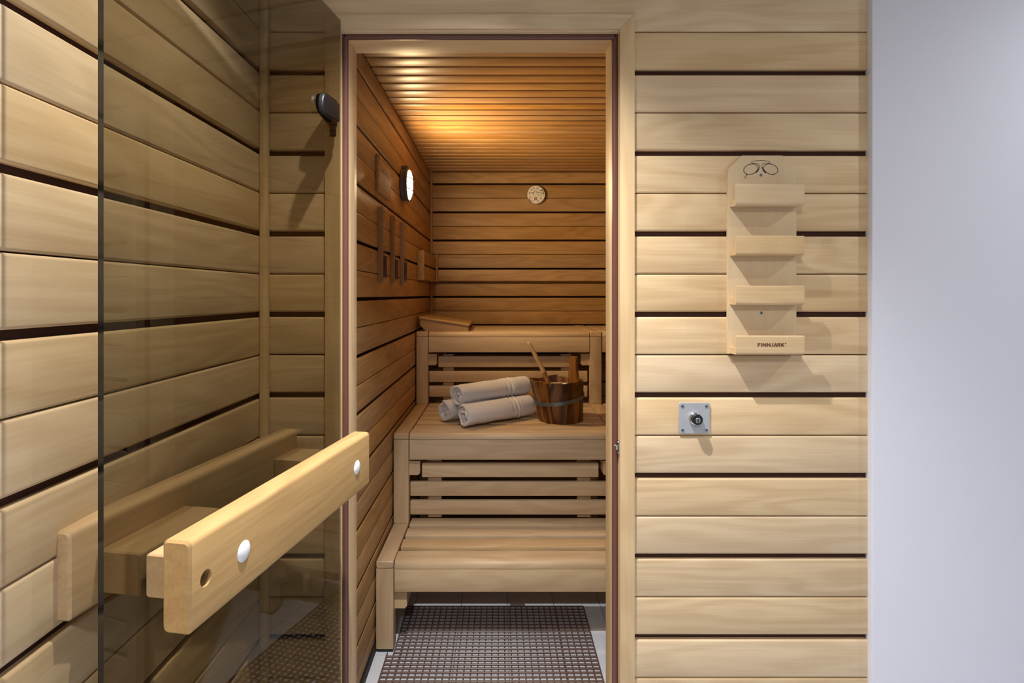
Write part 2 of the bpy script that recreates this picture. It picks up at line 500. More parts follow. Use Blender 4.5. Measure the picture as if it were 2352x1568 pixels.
cs = root('ceiling_sauna', 'brown slatted timber ceiling of the sauna lit by the wall lamp', 'ceiling', (0, 0, ZS), kind='structure')
bm = nb(); box(bm, XS - 0.06, XR + 0.06, D1 + 0.02, D2 + 0.06, ZS + 0.013, ZS + 0.05)
part('slot_backing', bm, M['gasket'], cs, smooth=False)
CP, CG = 0.0785, 0.013
bm = nb(); prism(bm, rrect(CP - CG, 0.014, 0.003, 2, (0, 0, 1, 1)), 'X', -(XR - XS) / 2, (XR - XS) / 2)
cme = fin(bm, 'ceiling_board', M['ceil'])
k = -7
while 1.943 + k * CP + CG / 2 < D2 - 0.02:
    y = 1.943 + k * CP + CP / 2
    put('ceiling_board', cme, cs, ((XR + XS) / 2, y, 0.007))
    k += 1

# ------------------------------------------------------------------ door frame
tr = root('trim_3', 'pale wooden sauna door frame with mitred casing and brown rubber gasket', 'door frame', ((OX0 + OX1) / 2, D1, 0), kind='structure')
CF = 1.303        # casing front
CW = 0.0345
def casing_piece(a0, a1, b0, b1, vertical):
    bm = nb()
    if vertical:   # a: x range (inner first), mitred at the top
        xi, xo = a0, a1; zi, zo = b0, b1
        vs = [(xi, 0), (xo, 0), (xo, zo), (xi, zi)]
    else:
        vs = [(OX0, OZ), (OX1, OZ), (OX1 + CW, OZ + CW), (OX0 - CW, OZ + CW)]
    fr = [bm.verts.new((x, CF, z)) for x, z in vs]; bk = [bm.verts.new((x, D1 + 0.03, z)) for x, z in vs]
    n = 4
    for i in range(n): bm.faces.new((fr[i], fr[(i + 1) % n], bk[(i + 1) % n], bk[i]))
    bm.faces.new(fr); bm.faces.new(bk)
    bmesh.ops.recalc_face_normals(bm, faces=bm.faces[:])
    es = [e for e in bm.edges if all(abs(v.co.y - CF) < 1e-6 for v in e.verts)]
    bmesh.ops.bevel(bm, geom=es, offset=0.0012, segments=2, affect='EDGES', profile=0.5)
    return bm
part('casing', casing_piece(OX0, OX0 - CW, OZ, OZ + CW, True), M['frZ'], tr)
part('casing', casing_piece(OX1, OX1 + CW, OZ, OZ + CW, True), M['frZ'], tr)
part('casing', casing_piece(0, 0, 0, 0, False), M['frX'], tr)
LX0, LX1, LZ = -0.361, 0.269, 1.9407        # inner lining
LY0, LY1 = 1.333, 1.4105
bm = nb(); box(bm, OX0 - 0.03, LX0, LY0, LY1, 0, LZ, 0.0015, 'Z'); part('jamb', bm, M['frZ'], tr)
bm = nb(); box(bm, LX1, OX1 + 0.03, LY0, LY1, 0, LZ, 0.0015, 'Z'); part('jamb', bm, M['frZ'], tr)
bm = nb(); box(bm, OX0 - 0.03, OX1 + 0.03, LY0, LY1, LZ, LZ + 0.04, 0.0015, 'X'); part('head', bm, M['frX'], tr)
gp = rrect(0.0135, 0.012, 0.005, 4)
bm = nb(); prism(bm, gp, 'Z', 0, LZ + 0.008, (OX0 + 0.0067, 1.3305, 0)); part('gasket', bm, M['gasket'], tr)
bm = nb(); prism(bm, gp, 'Z', 0, LZ + 0.008, (OX1 - 0.0067, 1.3305, 0)); part('gasket', bm, M['gasket'], tr)
bm = nb(); prism(bm, [(q[1], q[0]) for q in gp], 'X', OX0, OX1, (0, 1.3305, OZ - 0.0067)); part('gasket', bm, M['gasket'], tr)
# roller catch on the lock side
lp = P(1421, 1027, 1.314)
bm = nb(); box(bm, OX1 - 0.0022, OX1 + 0.001, 1.3075, 1.3215, lp.z - 0.017, lp.z + 0.017, 0.001, 'Z')
lt = part('catch_plate', bm, M['steel'], tr); lt['label'] = 'small steel catch plate on the lock side'
bm = nb(); lathe(bm, [(0.003, -0.0058), (0.0046, -0.0045), (0.0046, 0.0045), (0.003, 0.0058)], (OX1 - 0.006, 1.3145, lp.z), (0, 0, 1), 20)
part('roller', bm, M['chrome'], lt)
for dz in (-0.0125, 0.0125):
    bm = nb(); lathe(bm, [(0.0028, 0), (0.0024, 0.0015), (0, 0.0018)], (OX1 - 0.002, 1.3145, lp.z + dz), (-1, 0, 0), 14)
    part('screw', bm, M['chrome'], lt)

# ------------------------------------------------------------------ glass door, swung open
TH = math.atan((1358 - CX) / F)
U = Vector((-sin(TH), -cos(TH), 0)); NRM = Vector((cos(TH), -sin(TH), 0))
P0 = Vector((-0.3735, 1.298, 0))
door = root('door_1', 'open frameless bronze-tinted glass sauna door with wooden bar handles', 'door', P0, math.atan2(U.y, U.x), kind='structure')
BASE[door] = Vector((0, 0, 0))
LEAF = 0.639
bm = nb(); box(bm, 0, LEAF, -0.004, 0.004, 0.025, 1.969, 0.0)
bmesh.ops.recalc_face_normals(bm, faces=bm.faces[:])
for f in bm.faces:
    f.material_index = 1 if f.normal.x > 0.9 else 0
part('glass_pane', bm, [M['bronze'], M['edge']], door, world=False, smooth=False)

def dloc(x, y, o):
    """pixel -> (s, z) in the door's own plane at offset o from the glass"""
    r = (CX - x) / F
    s = ((P0.x + r * P0.y) + o * (NRM.x + r * NRM.y)) / -(U.x + r * U.y)
    d = P0.y + s * U.y + o * NRM.y
    return s, H - (y - CY) / F * d

def cut(bm, cutter):
    """subtract a cutter mesh from a mesh"""
    me1 = bpy.data.meshes.new('a'); bm.to_mesh(me1); bm.free()
    me2 = bpy.data.meshes.new('b'); cutter.to_mesh(me2); cutter.free()
    a = bpy.data.objects.new('a', me1); b = bpy.data.objects.new('b', me2)
    COL.objects.link(a); COL.objects.link(b)
    md = a.modifiers.new('cut', 'BOOLEAN'); md.operation = 'DIFFERENCE'; md.object = b; md.solver = 'EXACT'
    dg = bpy.context.evaluated_depsgraph_get(); dg.update()
    me = bpy.data.meshes.new_from_object(a.evaluated_get(dg))
    out = nb(); out.from_mesh(me)
    for q in (a, b): bpy.data.objects.remove(q)
    for q in (me, me1, me2): bpy.data.meshes.remove(q)
    return out

HS0, HS1, HZ0, HZ1 = 0.064, 0.616, 0.917, 1.031
for side, (oa, ob) in ((1, (0.0625, 0.1015)), (-1, (-0.107, -0.068))):
    bm = nb(); box(bm, HS0, HS1, oa, ob, HZ0, HZ1, 0.007, 'X', 4, 0.003)
    bmesh.ops.recalc_face_normals(bm, faces=bm.faces[:])
    face_o = ob if side > 0 else oa
    hs, hz = dloc(473, 1327, 0.1015)
    if side > 0:
        cb = nb(); lathe(cb, [(0.0105, -0.022), (0.0105, 0.01)], (hs, face_o, hz), (0, 1, 0), 32)
        bmesh.ops.recalc_face_normals(cb, faces=cb.faces[:])
        bm = cut(bm, cb)
    hb = part('handle_bar', bm, M['hdX'], door, world=False)
    if side > 0:
        bm = nb(); lathe(bm, [(0.0, -0.0135), (0.0048, -0.014), (0.0062, -0.017), (0.0062, -0.0215)], (hs, face_o, hz), (0, 1, 0), 20)
        part('bolt', bm, M['steel'], hb, world=False)
        for (cx_, cy_) in ((560, 1265), (820, 1073)):
            cs_, cz_ = dloc(cx_, cy_, 0.1015)
            bm = nb(); lathe(bm, [(0.0, 0.0045), (0.005, 0.0042), (0.010, 0.003), (0.0132, 0.0012), (0.0145, 0.0)], (cs_, face_o, cz_), (0, 1, 0), 28)
            c = part('cap', bm, M['whitecap'], hb, world=False); c['label'] = 'white plastic screw cap'
    for (s0, s1) in ((0.416, 0.576), (0.075, 0.158)):
        bm = nb()
        a, b = (0.004, 0.0625) if side > 0 else (-0.068, -0.004)
        box(bm, s0, s1, a, b, 0.934, 0.991, 0.004, 'X', 3, 0.002)
        part('spacer_block', bm, M['hdX'], door, world=False)
# hinge
def hinge_piece(pts, o_ref, o0, o1, mat, name, parent, bev=0.004):
    q = [dloc(x, y, o_ref) for x, y in pts]
    q = [(max(a, 0.001), b) for a, b in q]
    bm = nb()
    prism(bm, q, 'Y', o0, o1)
    bmesh.ops.recalc_face_normals(bm, faces=bm.faces[:])
    rim = o1 if abs(o1) > abs(o0) else o0
    es = [e for e in bm.edges if all(abs(v.co.y - rim) < 1e-6 for v in e.verts)]
    bmesh.ops.bevel(bm, geom=es, offset=bev, segments=3, affect='EDGES', profile=0.5)
    return part(name, bm, mat, parent, world=False)
hg = hinge_piece([(746, 215), (749.5, 213.5), (781.5, 238.5), (781.7, 279), (779, 281), (748, 261.5), (744, 254), (742, 240), (743, 224)],
                 0.020, 0.0095, 0.020, M['blackplastic'], 'hinge', door)
hinge_piece([(740, 221), (743, 219), (778, 243), (778, 278), (748, 258), (743, 252), (739, 240)], 0.0095, 0.0042, 0.0093, M['blackstrip'], 'pad', hg, 0.0005)
hinge_piece([(726, 216), (731, 214), (772, 244), (772, 291), (757, 293), (745, 277), (731, 262), (725, 248), (723, 232)],
            -0.022, -0.022, -0.004, M['blackplastic'], 'back_plate', hg, 0.003)
pin = Vector((-0.3845, 1.2865, 0)) - P0
ps, po = pin.dot(U), pin.dot(NRM)
_, pz0 = dloc(764, 313, po); _, pz1 = dloc(764, 292, po)
bm = nb(); lathe(bm, [(0.0062, 0.0), (0.0072, 0.001), (0.0072, pz1 - pz0), (0.006, pz1 - pz0 + 0.012)], (ps, po, pz0), (0, 0, 1), 24)
part('pivot_pin', bm, M['blackplastic'], hg, world=False)
# lower hinge, below the picture
bm = nb(); box(bm, 0.03, 0.115, 0.004, 0.02, 0.20, 0.245, 0.006, 'Y', 3); part('hinge', bm, M['blackplastic'], door, world=False)

# ------------------------------------------------------------------ benches
PX0, PX1 = -0.459, -0.395          # posts by the side wall
QX0, QX1 = 0.502, 0.565            # the next row of posts
SX0, SX1 = -0.391, 0.4975          # seats between them
RX0, RX1 = 0.569, 1.345            # seats past the second posts
def seat(t, name_y0, y1, ztop, zseam, zbot, x0, x1, seg, holes=True):
    y0 = name_y0
    # rounded nosing board, then slats, apron below the nosing
    bm = nb()
    h = ztop - zseam; w = 0.074 if ztop > 0.5 else 0.086
    pts = [(y0 + w, zseam + 0.001), (y0 + w, ztop - 0.003), (y0 + w - 0.003, ztop)]
    for i in range(7):
        a = pi / 2 + (pi / 2) * i / 6
        pts.append((y0 + 0.022 + 0.022 * cos(a), ztop - 0.022 + 0.022 * sin(a)))
    pts += [(y0, zseam + 0.001)]
    prism(bm, pts, 'X', x0, x1, cap_inset=0.0015)
    part('nosing', bm, M['beX'], t)
    bm = nb(); box(bm, x0, x1, y0 + 0.001, y0 + 0.026, zbot, zseam - 0.0008, 0.002, 'X')
    part('apron', bm, M['beX'], t)
    y = y0 + w + seg[0]
    while y + 0.05 < y1:
        w2 = min(seg[1], y1 - y)
        bm = nb(); box(bm, x0 + 0.002, x1 - 0.002, y, y + w2, ztop - 0.026, ztop, 0.004, 'X', 2, 0.0015)
        part('seat_slat', bm, M['beX'], t)
        y += seg[1] + seg[0]
def bearer(t, x0, x1, y0, y1, z0, z1, chamfer=1):
    bm = nb(); c = 0.008
    pts = [(x0, z1), (x1, z1), (x1, z0), (x0, z0)]
    if chamfer > 0: pts = [(x0, z1), (x1, z1), (x1, z0 + c), (x1 - c, z0), (x0, z0)]
    if chamfer < 0: pts = [(x0, z1), (x1, z1), (x1, z0), (x0 + c, z0), (x0, z0 + c)]
    prism(bm, pts, 'Y', y0, y1); part('bearer', bm, M['beY'], t)

TIERS = [  # front, back, seat top, seam, apron bottom, post foot
    dict(y0=2.075, y1=2.50, zt=0.338, zs=0.308, zb=0.222, foot=0.012, lab='low step bench in front of the other sauna benches', seg=(0.030, 0.077)),
    dict(y0=2.420, y1=3.11, zt=0.728, zs=0.701, zb=0.613, foot=0.338, lab='middle sauna bench carrying rolled towels and a bucket', seg=(0.014, 0.092)),
    dict(y0=3.080, y1=3.735, zt=1.127, zs=1.098, zb=1.012, foot=0.728, lab='top sauna bench along the back wall with a headrest on it', seg=(0.014, 0.092)),
]
for k, b in enumerate(TIERS):
    t = root('sauna_bench', b['lab'], 'bench', ((SX0 + SX1) / 2, (b['y0'] + b['y1']) / 2, 0), group='stepped sauna benches')
    for (x0, x1) in ((PX0, PX1), (QX0, QX1)):
        # front post down to the floor or to the rail of the step below, with a rail running back
        bm = nb(); box(bm, x0, x1, b['y0'], b['y0'] + 0.052, b['foot'] + (0.0 if k == 0 else 0.0015), b['zt'] - 0.0275, 0.002, 'Z')
        part('post', bm, M['beZ'], t)
        bm = nb(); box(bm, x0, x1, b['y0'], (TIERS[k + 1]['y0'] + 0.052 if k < 2 else b['y1']), b['zt'] - 0.0265, b['zt'], 0.004, 'Y', 2, 0.003)
        part('top_rail', bm, M['beY'], t)
        if k == 0:
            bm = nb(); box(bm, x0 + 0.002, x1 - 0.001, b['y0'] + 0.002, b['y0'] + 0.05, 0.0, 0.012)
            part('foot', bm, M['blackplastic'], t)
        else:
            # rear legs standing behind the skirt
            bm = nb(); box(bm, x0 + 0.004, x1 - 0.004, b['y0'] + 0.10, b['y0'] + 0.15, 0.0, TIERS[k - 1]['zt'] - 0.03, 0.002, 'Z')
            part('rear_leg', bm, M['beZ'], t)
    for (x0, x1) in ((SX0, SX1), (RX0, RX1)):
        seat(t, b['y0'] + 0.002, b['y1'], b['zt'], b['zs'], b['zb'], x0, x1, b['seg'])
    zt2 = b['zb'] - 0.012
    zb2 = zt2 - 0.062
    bearer(t, PX1 - 0.002, PX1 + 0.046, b['y0'] + 0.028, b['y1'], zb2, zt2, 1)
    bearer(t, QX0 - 0.048, QX0 + 0.002, b['y0'] + 0.028, b['y1'], zb2, zt2, -1)
    bearer(t, 0.028, 0.082, b['y0'] + 0.03, b['y1'], b['zs'] - 0.030, b['zt'] - 0.0262, 0)
# skirts of slats that close the space under the two upper benches
for k, lab in ((1, 'open slatted skirt panel below the middle bench front'), (2, 'open slatted skirt panel below the top bench, behind towels')):
    b = TIERS[k]; y = b['y0'] + 0.036; zlow = TIERS[k - 1]['zt']
    sh = (b['zb'] - zlow)
    t = root('skirt_panel', lab, 'slat panel', ((SX0 + SX1) / 2, y, zlow), group='slatted bench skirts')
    zz = [(b['zb'] - 0.025, b['zb'] - 0.087), (b['zb'] - 0.108, b['zb'] - 0.170), (b['zb'] - 0.190, b['zb'] - 0.252)]
    for i, (z1, z0) in enumerate(zz):
        x0, x1 = (-0.3415, 0.4375) if i == 0 else (-0.393, 0.492)
        bm = nb(); box(bm, x0, x1, y, y + 0.024, z0, z1, 0.004, 'X', 2, 0.002)
        part('slat', bm, M['beX'], t)
    for (x0, x1) in ((-0.317, -0.257), (0.347, 0.406)):
        bm = nb(); box(bm, x0, x1, y + 0.0245, y + 0.046, zlow + 0.004, b['zb'] - 0.016, 0.002, 'Z')
        part('batten', bm, M['beZ'], t)

M['timer'] = wood('timer_wood', (150, 112, 72), (176, 136, 92), 'Z', rough=0.45, figure=0.2)
# backrests above the top bench
by = D2 - 0.046
t = root('backrest', 'two-board wooden backrest along the far wall above the top bench', 'backrest', (0.45, by, 1.42), group='wall backrests')
for (z0, z1) in ((1.509, 1.581), (1.4215, 1.498)):
    bm = nb(); box(bm, -0.408, XR - 0.01, by, by + 0.022, z0, z1, 0.005, 'X', 3, 0.003)
    part('back_slat', bm, M['inX'], t)
for x in (-0.36, 0.45, 1.2):
    for (z0, z1) in ((1.435, 1.485), (1.52, 1.57)):
        bm = nb(); box(bm, x, x + 0.05, by + 0.0225, D2 - 0.0005, z0, z1, 0.001, 'Z'); part('mount', bm, M['inZ'], t)
bm = nb(); box(bm, -0.425, -0.4095, by - 0.001, D2 - 0.003, 1.418, 1.60, 0.003, 'Z'); part('end_block', bm, M['inZ'], t)
t = root('backrest', 'short two-board wooden backrest on the side wall past the sand timers', 'backrest', (XS, 3.4, 1.42), group='wall backrests')
for (z0, z1) in ((1.506, 1.583), (1.416, 1.496)):
    bm = nb(); box(bm, XS + 0.020, XS + 0.040, 3.18, D2 - 0.05, z0, z1, 0.005, 'Y', 3, 0.003)
    part('back_slat', bm, M['inY'], t)
bm = nb(); box(bm, XS + 0.0005, XS + 0.0400, 3.160, 3.1795, 1.416, 1.583, 0.003, 'Z'); part('end_block', bm, M['timer'], t)
for (z0, z1) in ((1.43, 1.48), (1.52, 1.57)):
    bm = nb(); box(bm, XS + 0.0005, XS + 0.0195, 3.56, 3.60, z0, z1, 0.001, 'Z'); part('mount', bm, M['inZ'], t)

# ------------------------------------------------------------------ headrest
zt = TIERS[2]['zt']
t = root('headrest', 'sloping slatted wooden headrest at the corner end of the top bench', 'headrest', (-0.3, 3.33, zt))
def zslope(x): return zt + 0.068 + (x + 0.4427) / (-0.1728 + 0.4427) * (0.026 - 0.068)
for y0 in (3.105, 3.535):
    bm = nb()
    pts = [(-0.4427, zslope(-0.4427)), (-0.1728, zslope(-0.1728)), (-0.1728, zt + 0.0005), (-0.410, zt + 0.0005), (-0.4427, zt + 0.036)]
    prism(bm, pts, 'Y', y0, y0 + 0.022); part('side_panel', bm, M['inX'], t)
n = 5; w = 0.080; gap = (0.462 - n * w) / (n - 1)
for i in range(n):
    y0 = 3.098 + i * (w + gap)
    bm = nb(); prism(bm, rrect(w, 0.015, 0.006, 3), 'X', -0.449, -0.166, (0, y0 + w / 2, 0), 0.004)
    for v in bm.verts: v.co.z += zslope(v.co.x) + 0.0078
    part('slat', bm, M['inX'], t)

# ------------------------------------------------------------------ towels
def towel(label, a, b, r, turns=3.1, start=0.0, band=None, seed=0, flat=0.92):
    a, b = Vector(a), Vector(b)
    rnd = random.Random(seed)
    L = (b - a).length
    mid = (a + b) / 2
    ax = (b - a).normalized(); side = ax.cross(Vector((0, 0, 1))).normalized(); up = side.cross(ax)
    t = r / (turns + 0.35)
    nf = int(turns * 30)
    ns = 64
    ph = [rnd.uniform(0, 6.28) for _ in range(8)]
    bm = nb(); rings = []
    lp = []                                   # loop in (s, n): along the roll and through the cloth
    hw = t * 0.46
    for i in range(ns + 1): lp.append((-L / 2 + hw + (L - 2 * hw) * i / ns, 1.0, 0))
    for i in range(1, 6):
        q = pi / 2 - pi * i / 6; lp.append((L / 2 - hw + hw * cos(q), sin(q), 1))
    for i in range(ns, -1, -1): lp.append((-L / 2 + hw + (L - 2 * hw) * i / ns, -1.0, 0))
    for i in range(1, 6):
        q = -pi / 2 - pi * i / 6; lp.append((-L / 2 + hw + hw * cos(q), sin(q), 1))
    for k in range(nf + 1):
        f = k / nf
        phi = start + 2 * pi * turns * f
        rc = t * 0.42 + (r - t * 0.5 - t * 0.42) * f ** 0.92
        taper = min(1.0, (nf - k) / 3.0 + 0.15) * min(1.0, k / 3.0 + 0.2)
        ring = []
        for (s, nn, e) in lp:
            wob = 0.035 * r * sin(2.1 * phi + ph[0]) + 0.03 * r * sin(3.3 * phi + ph[1] + s * 9)
            wob += 0.012 * r * sin(s * 60 + ph[2] + phi * 2) + 0.01 * r * rnd.uniform(-1, 1)
            rad = rc + nn * hw * taper + wob
            if band and nn > 0 and f > 1 - 1.05 / turns:
                for bc in band:
                    u = (s / L + 0.5) - bc
                    if abs(u) < 0.016: rad -= 0.0055 * cos(u / 0.016 * pi / 2)
                    elif abs(u) < 0.03: rad += 0.0022
            endshift = 0.006 * sin(phi * 1.3 + ph[3]) + 0.004 * sin(phi * 2.7 + ph[4]) + 0.012 * (f - 0.7)
            sh = endshift * (s / (L / 2))
            p = mid + ax * (s + sh) + side * (rad * cos(phi)) + up * (rad * sin(phi) * flat)
            ring.append(bm.verts.new(p))
        rings.append(ring)
    m = len(lp)
    for r0, r1 in zip(rings, rings[1:]):
        for i in range(m):
            bm.faces.new((r0[i], r0[(i + 1) % m], r1[(i + 1) % m], r1[i]))
    bm.faces.new(rings[0]); bm.faces.new(list(reversed(rings[-1])))
    o = mid.copy(); o.z = min(v.co.z for v in bm.verts)
    bmesh.ops.translate(bm, verts=bm.verts[:], vec=-o)
    ob = put('rolled_towel', fin(bm, 'rolled_towel', M['towel'], True, 80), None, o)
    tag(ob, label, 'towel', 'rolled towels on the middle bench')
    return ob
zb = TIERS[1]['zt']
RT = 0.058
towel('white rolled terry towel in front, lying on the bench beside the bucket', (-0.165, 2.520, zb + RT * 0.93), (0.148, 2.772, zb + RT * 0.93), RT, 3.0, 2.5, (0.66, 0.72, 0.77), 3)
towel('white rolled terry towel behind, mostly hidden below the upper roll', (-0.262, 2.630, zb + RT * 0.93), (0.048, 2.878, zb + RT * 0.93), RT, 3.2, 0.6, None, 5)
towel('white rolled terry towel on top of the other two rolls', (-0.196, 2.570, zb + 0.137), (0.135, 2.832, zb + 0.140), RT, 3.0, 4.4, (0.64, 0.70, 0.75), 9)

# ------------------------------------------------------------------ bucket
bc = Vector((0.288, 2.692, zb))
t = root('sauna_bucket', 'brown wooden stave bucket with a metal hoop on the middle bench', 'bucket', bc)
M['lug'] = wood('lug_wood', (104, 66, 32), (160, 114, 64), 'Z', rough=0.45, var=0.05)
NS = 13; RB, RTp, HB = 0.1055, 0.1285, 0.192
rnd = random.Random(4)
SHX = -0.020           # the bucket leans a little towards the towels
def bpt(r, a, z): return bc + Vector((r * cos(a) + (0.008 + SHX * z / HB), r * sin(a), z))
edges = [2 * pi * (i + rnd.uniform(-0.13, 0.13)) / NS for i in range(NS)] 
edges.append(edges[0] + 2 * pi)
lug_a = radians(54)
for i in range(NS):
    a0, a1 = edges[i] + 0.006, edges[i + 1] - 0.006
    am = (a0 + a1) / 2
    lug = a0 <= lug_a <= a1
    top = HB + rnd.uniform(-0.006, 0.008)
    tilt = rnd.uniform(-0.006, 0.006); out = rnd.uniform(-0.0015, 0.002)
    lv = [0.0, 0.4 * HB, 0.8 * HB, top]
    if lug: lv = [0.0, 0.4 * HB, 0.8 * HB, HB + 0.02, HB + 0.055, HB + 0.085, HB + 0.098, HB + 0.103]
    wd = {0: 1, 1: 1, 2: 1, 3: 0.98} if not lug else {0: 1, 1: 1, 2: 1, 3: 0.92, 4: 0.66, 5: 0.70, 6: 0.60, 7: 0.36}
    bm = nb(); rings = []
    for li, z in enumerate(lv):
        ro = RB + (RTp - RB) * z / HB + out
        ring = []
        hwid = (a1 - a0) / 2 * wd[li]
        A0, A1 = am - hwid, am + hwid
        zz0 = z + (tilt if li == len(lv) - 1 and not lug else 0); zz1 = z - (tilt if li == len(lv) - 1 and not lug else 0)
        for q in range(3): ring.append(bm.verts.new(bpt(ro, A0 + (A1 - A0) * q / 2, zz0 + (zz1 - zz0) * q / 2 + 0.0005)))
        for q in range(2, -1, -1): ring.append(bm.verts.new(bpt(ro - 0.014, A0 + (A1 - A0) * q / 2, zz0 + (zz1 - zz0) * q / 2 + 0.0005)))
        rings.append(ring)
    for r0, r1 in zip(rings, rings[1:]):
        for q in range(6): bm.faces.new((r0[q], r0[(q + 1) % 6], r1[(q + 1) % 6], r1[q]))
    bm.faces.new(list(reversed(rings[0]))); bm.faces.new(rings[-1])
    bmesh.ops.recalc_face_normals(bm, faces=bm.faces[:])
    s = part('stave', bm, M['lug'] if lug else M['stave'], t, ang=28)
    if lug: s['label'] = 'tall stave with a grip above the rim'
bm = nb(); rings = []
for i in range(48):
    a = 2 * pi * i / 48
    zt_ = 0.108 + 0.020 * sin(a - radians(-35)) * 0 + 0.019 * cos(a - radians(25))
    ring = []
    for (dr, dz) in ((0.0, -0.009), (0.0035, -0.009), (0.0035, 0.009), (0.0, 0.009)):
        z = zt_ + dz; ro = RB + (RTp - RB) * z / HB + 0.0018 + dr
        ring.append(bm.verts.new(bpt(ro, a, z)))
    rings.append(ring)
for i in range(48):
    r0, r1 = rings[i], rings[(i + 1) % 48]
    for q in range(4): bm.faces.new((r0[q], r0[(q + 1) % 4], r1[(q + 1) % 4], r1[q]))
part('hoop', bm, M['hoop'], t)
bm = nb()
o_ = bc + Vector((0.008 + SHX * 0.8, 0, 0))
lathe(bm, [(0.0, 0.018), (0.086, 0.018), (0.099, 0.158), (0.103, 0.163), (0.107, 0.160), (0.104, 0.150), (0.090, 0.012), (0.0, 0.010)], o_, (0, 0, 1), 40)
part('liner', bm, M['liner'], t)
# ladle
top, bot = P(1211.5, 786, 2.70), P(1262, 886, 2.665)
dirv = (bot - top)
end = top + dirv * 1.16
t = root('ladle', 'light wooden ladle handle leaning out of the bucket towards the towels', 'ladle', bot)
bm = nb()
pts = [top + dirv * f for f in (0.0, 0.015, 0.05, 0.2, 0.45, 0.66, 0.70, 0.74, 0.95, 1.1)]
bend = Vector((0.006, 0, 0.002))
pts = [p + bend * sin(pi * i / 9) for i, p in enumerate(pts)]
tube(bm, pts, [0.004, 0.0085, 0.0098, 0.0102, 0.0104, 0.0104, 0.0108, 0.0116, 0.0122, 0.0124], 16)
part('handle', bm, M['ladle'], t, ang=60)
bm = nb(); 
pz = [pts[-4] + (pts[-3] - pts[-4]) * 0.1, pts[-3], pts[-2] + (pts[-1] - pts[-2]) * 0.0]
tube(bm, [pts[-4] + dirv * 0.0, pts[-3], pts[-2]], [0.0112, 0.0120, 0.0126], 16)
M['bark'] = wood('ladle_bark', (110, 62, 26), (190, 134, 74), 'Z', rough=0.5, figure=0.4, freq=30)
part('bark_sleeve', bm, M['bark'], t)

# ------------------------------------------------------------------ floor mat
t = root('duckboard_mat', 'brown plastic grid mat lying on the white tiles inside the sauna', 'mat', (-0.02, 1.9, 0))
MX0, MX1, MY0, MY1 = -0.414, 0.357, 1.452, 2.368
CXP, CYP = 0.0241, 0.0218
bm = nb()
y = MY0; ny = 0
while y < MY1 + 0.001:
    x0 = MX0 if y < 2.06 else -0.389
    box(bm, x0, MX1, y - 0.0032, y + 0.0032, 0.0055, 0.0095, 0.0014, 'X', 1)
    y += CYP; ny += 1
part('cross_bars', bm, M['mat'], t)['kind'] = 'stuff'
bm = nb()
x = MX1; 
while x > MX0 - 0.001:
    y1 = MY1 if x > -0.392 else 2.062
    box(bm, x - 0.0020, x + 0.0020, MY0, y1, 0.0, 0.0080, 0.0, 'Y')
    x -= CXP
part('long_bars', bm, M['mat'], t)['kind'] = 'stuff'

# ------------------------------------------------------------------ thermometer
tcn = P(1230.5, 447, 3.72)
t = root('thermometer', 'round cream and chrome sauna thermometer dial on the far wall', 'thermometer', (tcn.x, D2, tcn.z))
R = 0.0627
bm = nb(); lathe(bm, [(R * 0.98, 0.0), (R, 0.004), (R, 0.026), (R * 0.985, 0.031), (R * 0.955, 0.032), (R * 0.94, 0.028)], (tcn.x, D2, tcn.z), (0, -1, 0), 48)
part('bezel', bm, M['chrome'], t)
bm = nb(); lathe(bm, [(R * 0.945, 0.0283), (0, 0.0283)], (tcn.x, D2, tcn.z), (0, -1, 0), 48, False)
dial = part('dial', bm, M['dial'], t)
yd = D2 - 0.0285
def ztp(px, py):                                   # close-up pixel -> dial plane
    return tcn.x + (px - 905) / 470 * R * 0.96, tcn.z - (py - 830) / 470 * R * 0.96
def arc_strip(a0, a1, r0, r1, mat, name):
    bm = nb(); n = 14; v = []
    for i in range(n + 1):
        a = radians(a0 + (a1 - a0) * i / n)
        v.append([bm.verts.new((tcn.x + rr * cos(a), yd - 0.0002, tcn.z + rr * sin(a))) for rr in (r0, r1)])
    for i in range(n): bm.faces.new((v[i][0], v[i][1], v[i + 1][1], v[i + 1][0]))
    part(name, bm, mat, dial)
arc_strip(2, 43, R * 0.80, R * 0.88, M['green'], 'green_scale')
arc_strip(208, 240, R * 0.80, R * 0.88, M['red'], 'red_scale')
def needle(p0, p1, w):
    a, b = Vector((*ztp(*p0), 0)), Vector((*ztp(*p1), 0))
    d_ = (b - a).normalized(); n_ = Vector((-d_.y, d_.x, 0)) * w
    bm = nb(); vs = [a + n_, a - n_, b - n_ * 0.3, b + n_ * 0.3]
    q = [bm.verts.new((p.x, yd - 0.0008, p.y)) for p in vs]; q2 = [bm.verts.new((p.x, yd - 0.0004, p.y)) for p in vs]
    bm.faces.new(q); bm.faces.new(q2)
    for i in range(4): bm.faces.new((q[i], q[(i + 1) % 4], q2[(i + 1) % 4], q2[i]))
    part('needle', bm, M['ink'], dial)
needle((785, 855), (865, 540), 0.0013)
needle((985, 815), (1305, 910), 0.0013)
bm = nb()
for s, px, py in (('0', 790, 1160), ('20', 615, 970), ('40', 580, 750), ('60', 690, 565), ('70', 808, 497), ('20', 1020, 1155), ('40', 1172, 1030), ('80', 1208, 750), ('100', 1152, 612), ('120', 992, 497)):
    x, z = ztp(px, py)
    merge(bm, text_bm(s, 0.0115, Matrix.Translation((x, yd - 0.0003, z)) @ FACE_FRONT, 0.0002))
x, z = ztp(750, 755); merge(bm, text_bm('%', 0.009, Matrix.Translation((x, yd - 0.0003, z)) @ FACE_FRONT))
x, z = ztp(1030, 750); merge(bm, text_bm('°C', 0.009, Matrix.Translation((x, yd - 0.0003, z)) @ FACE_FRONT))
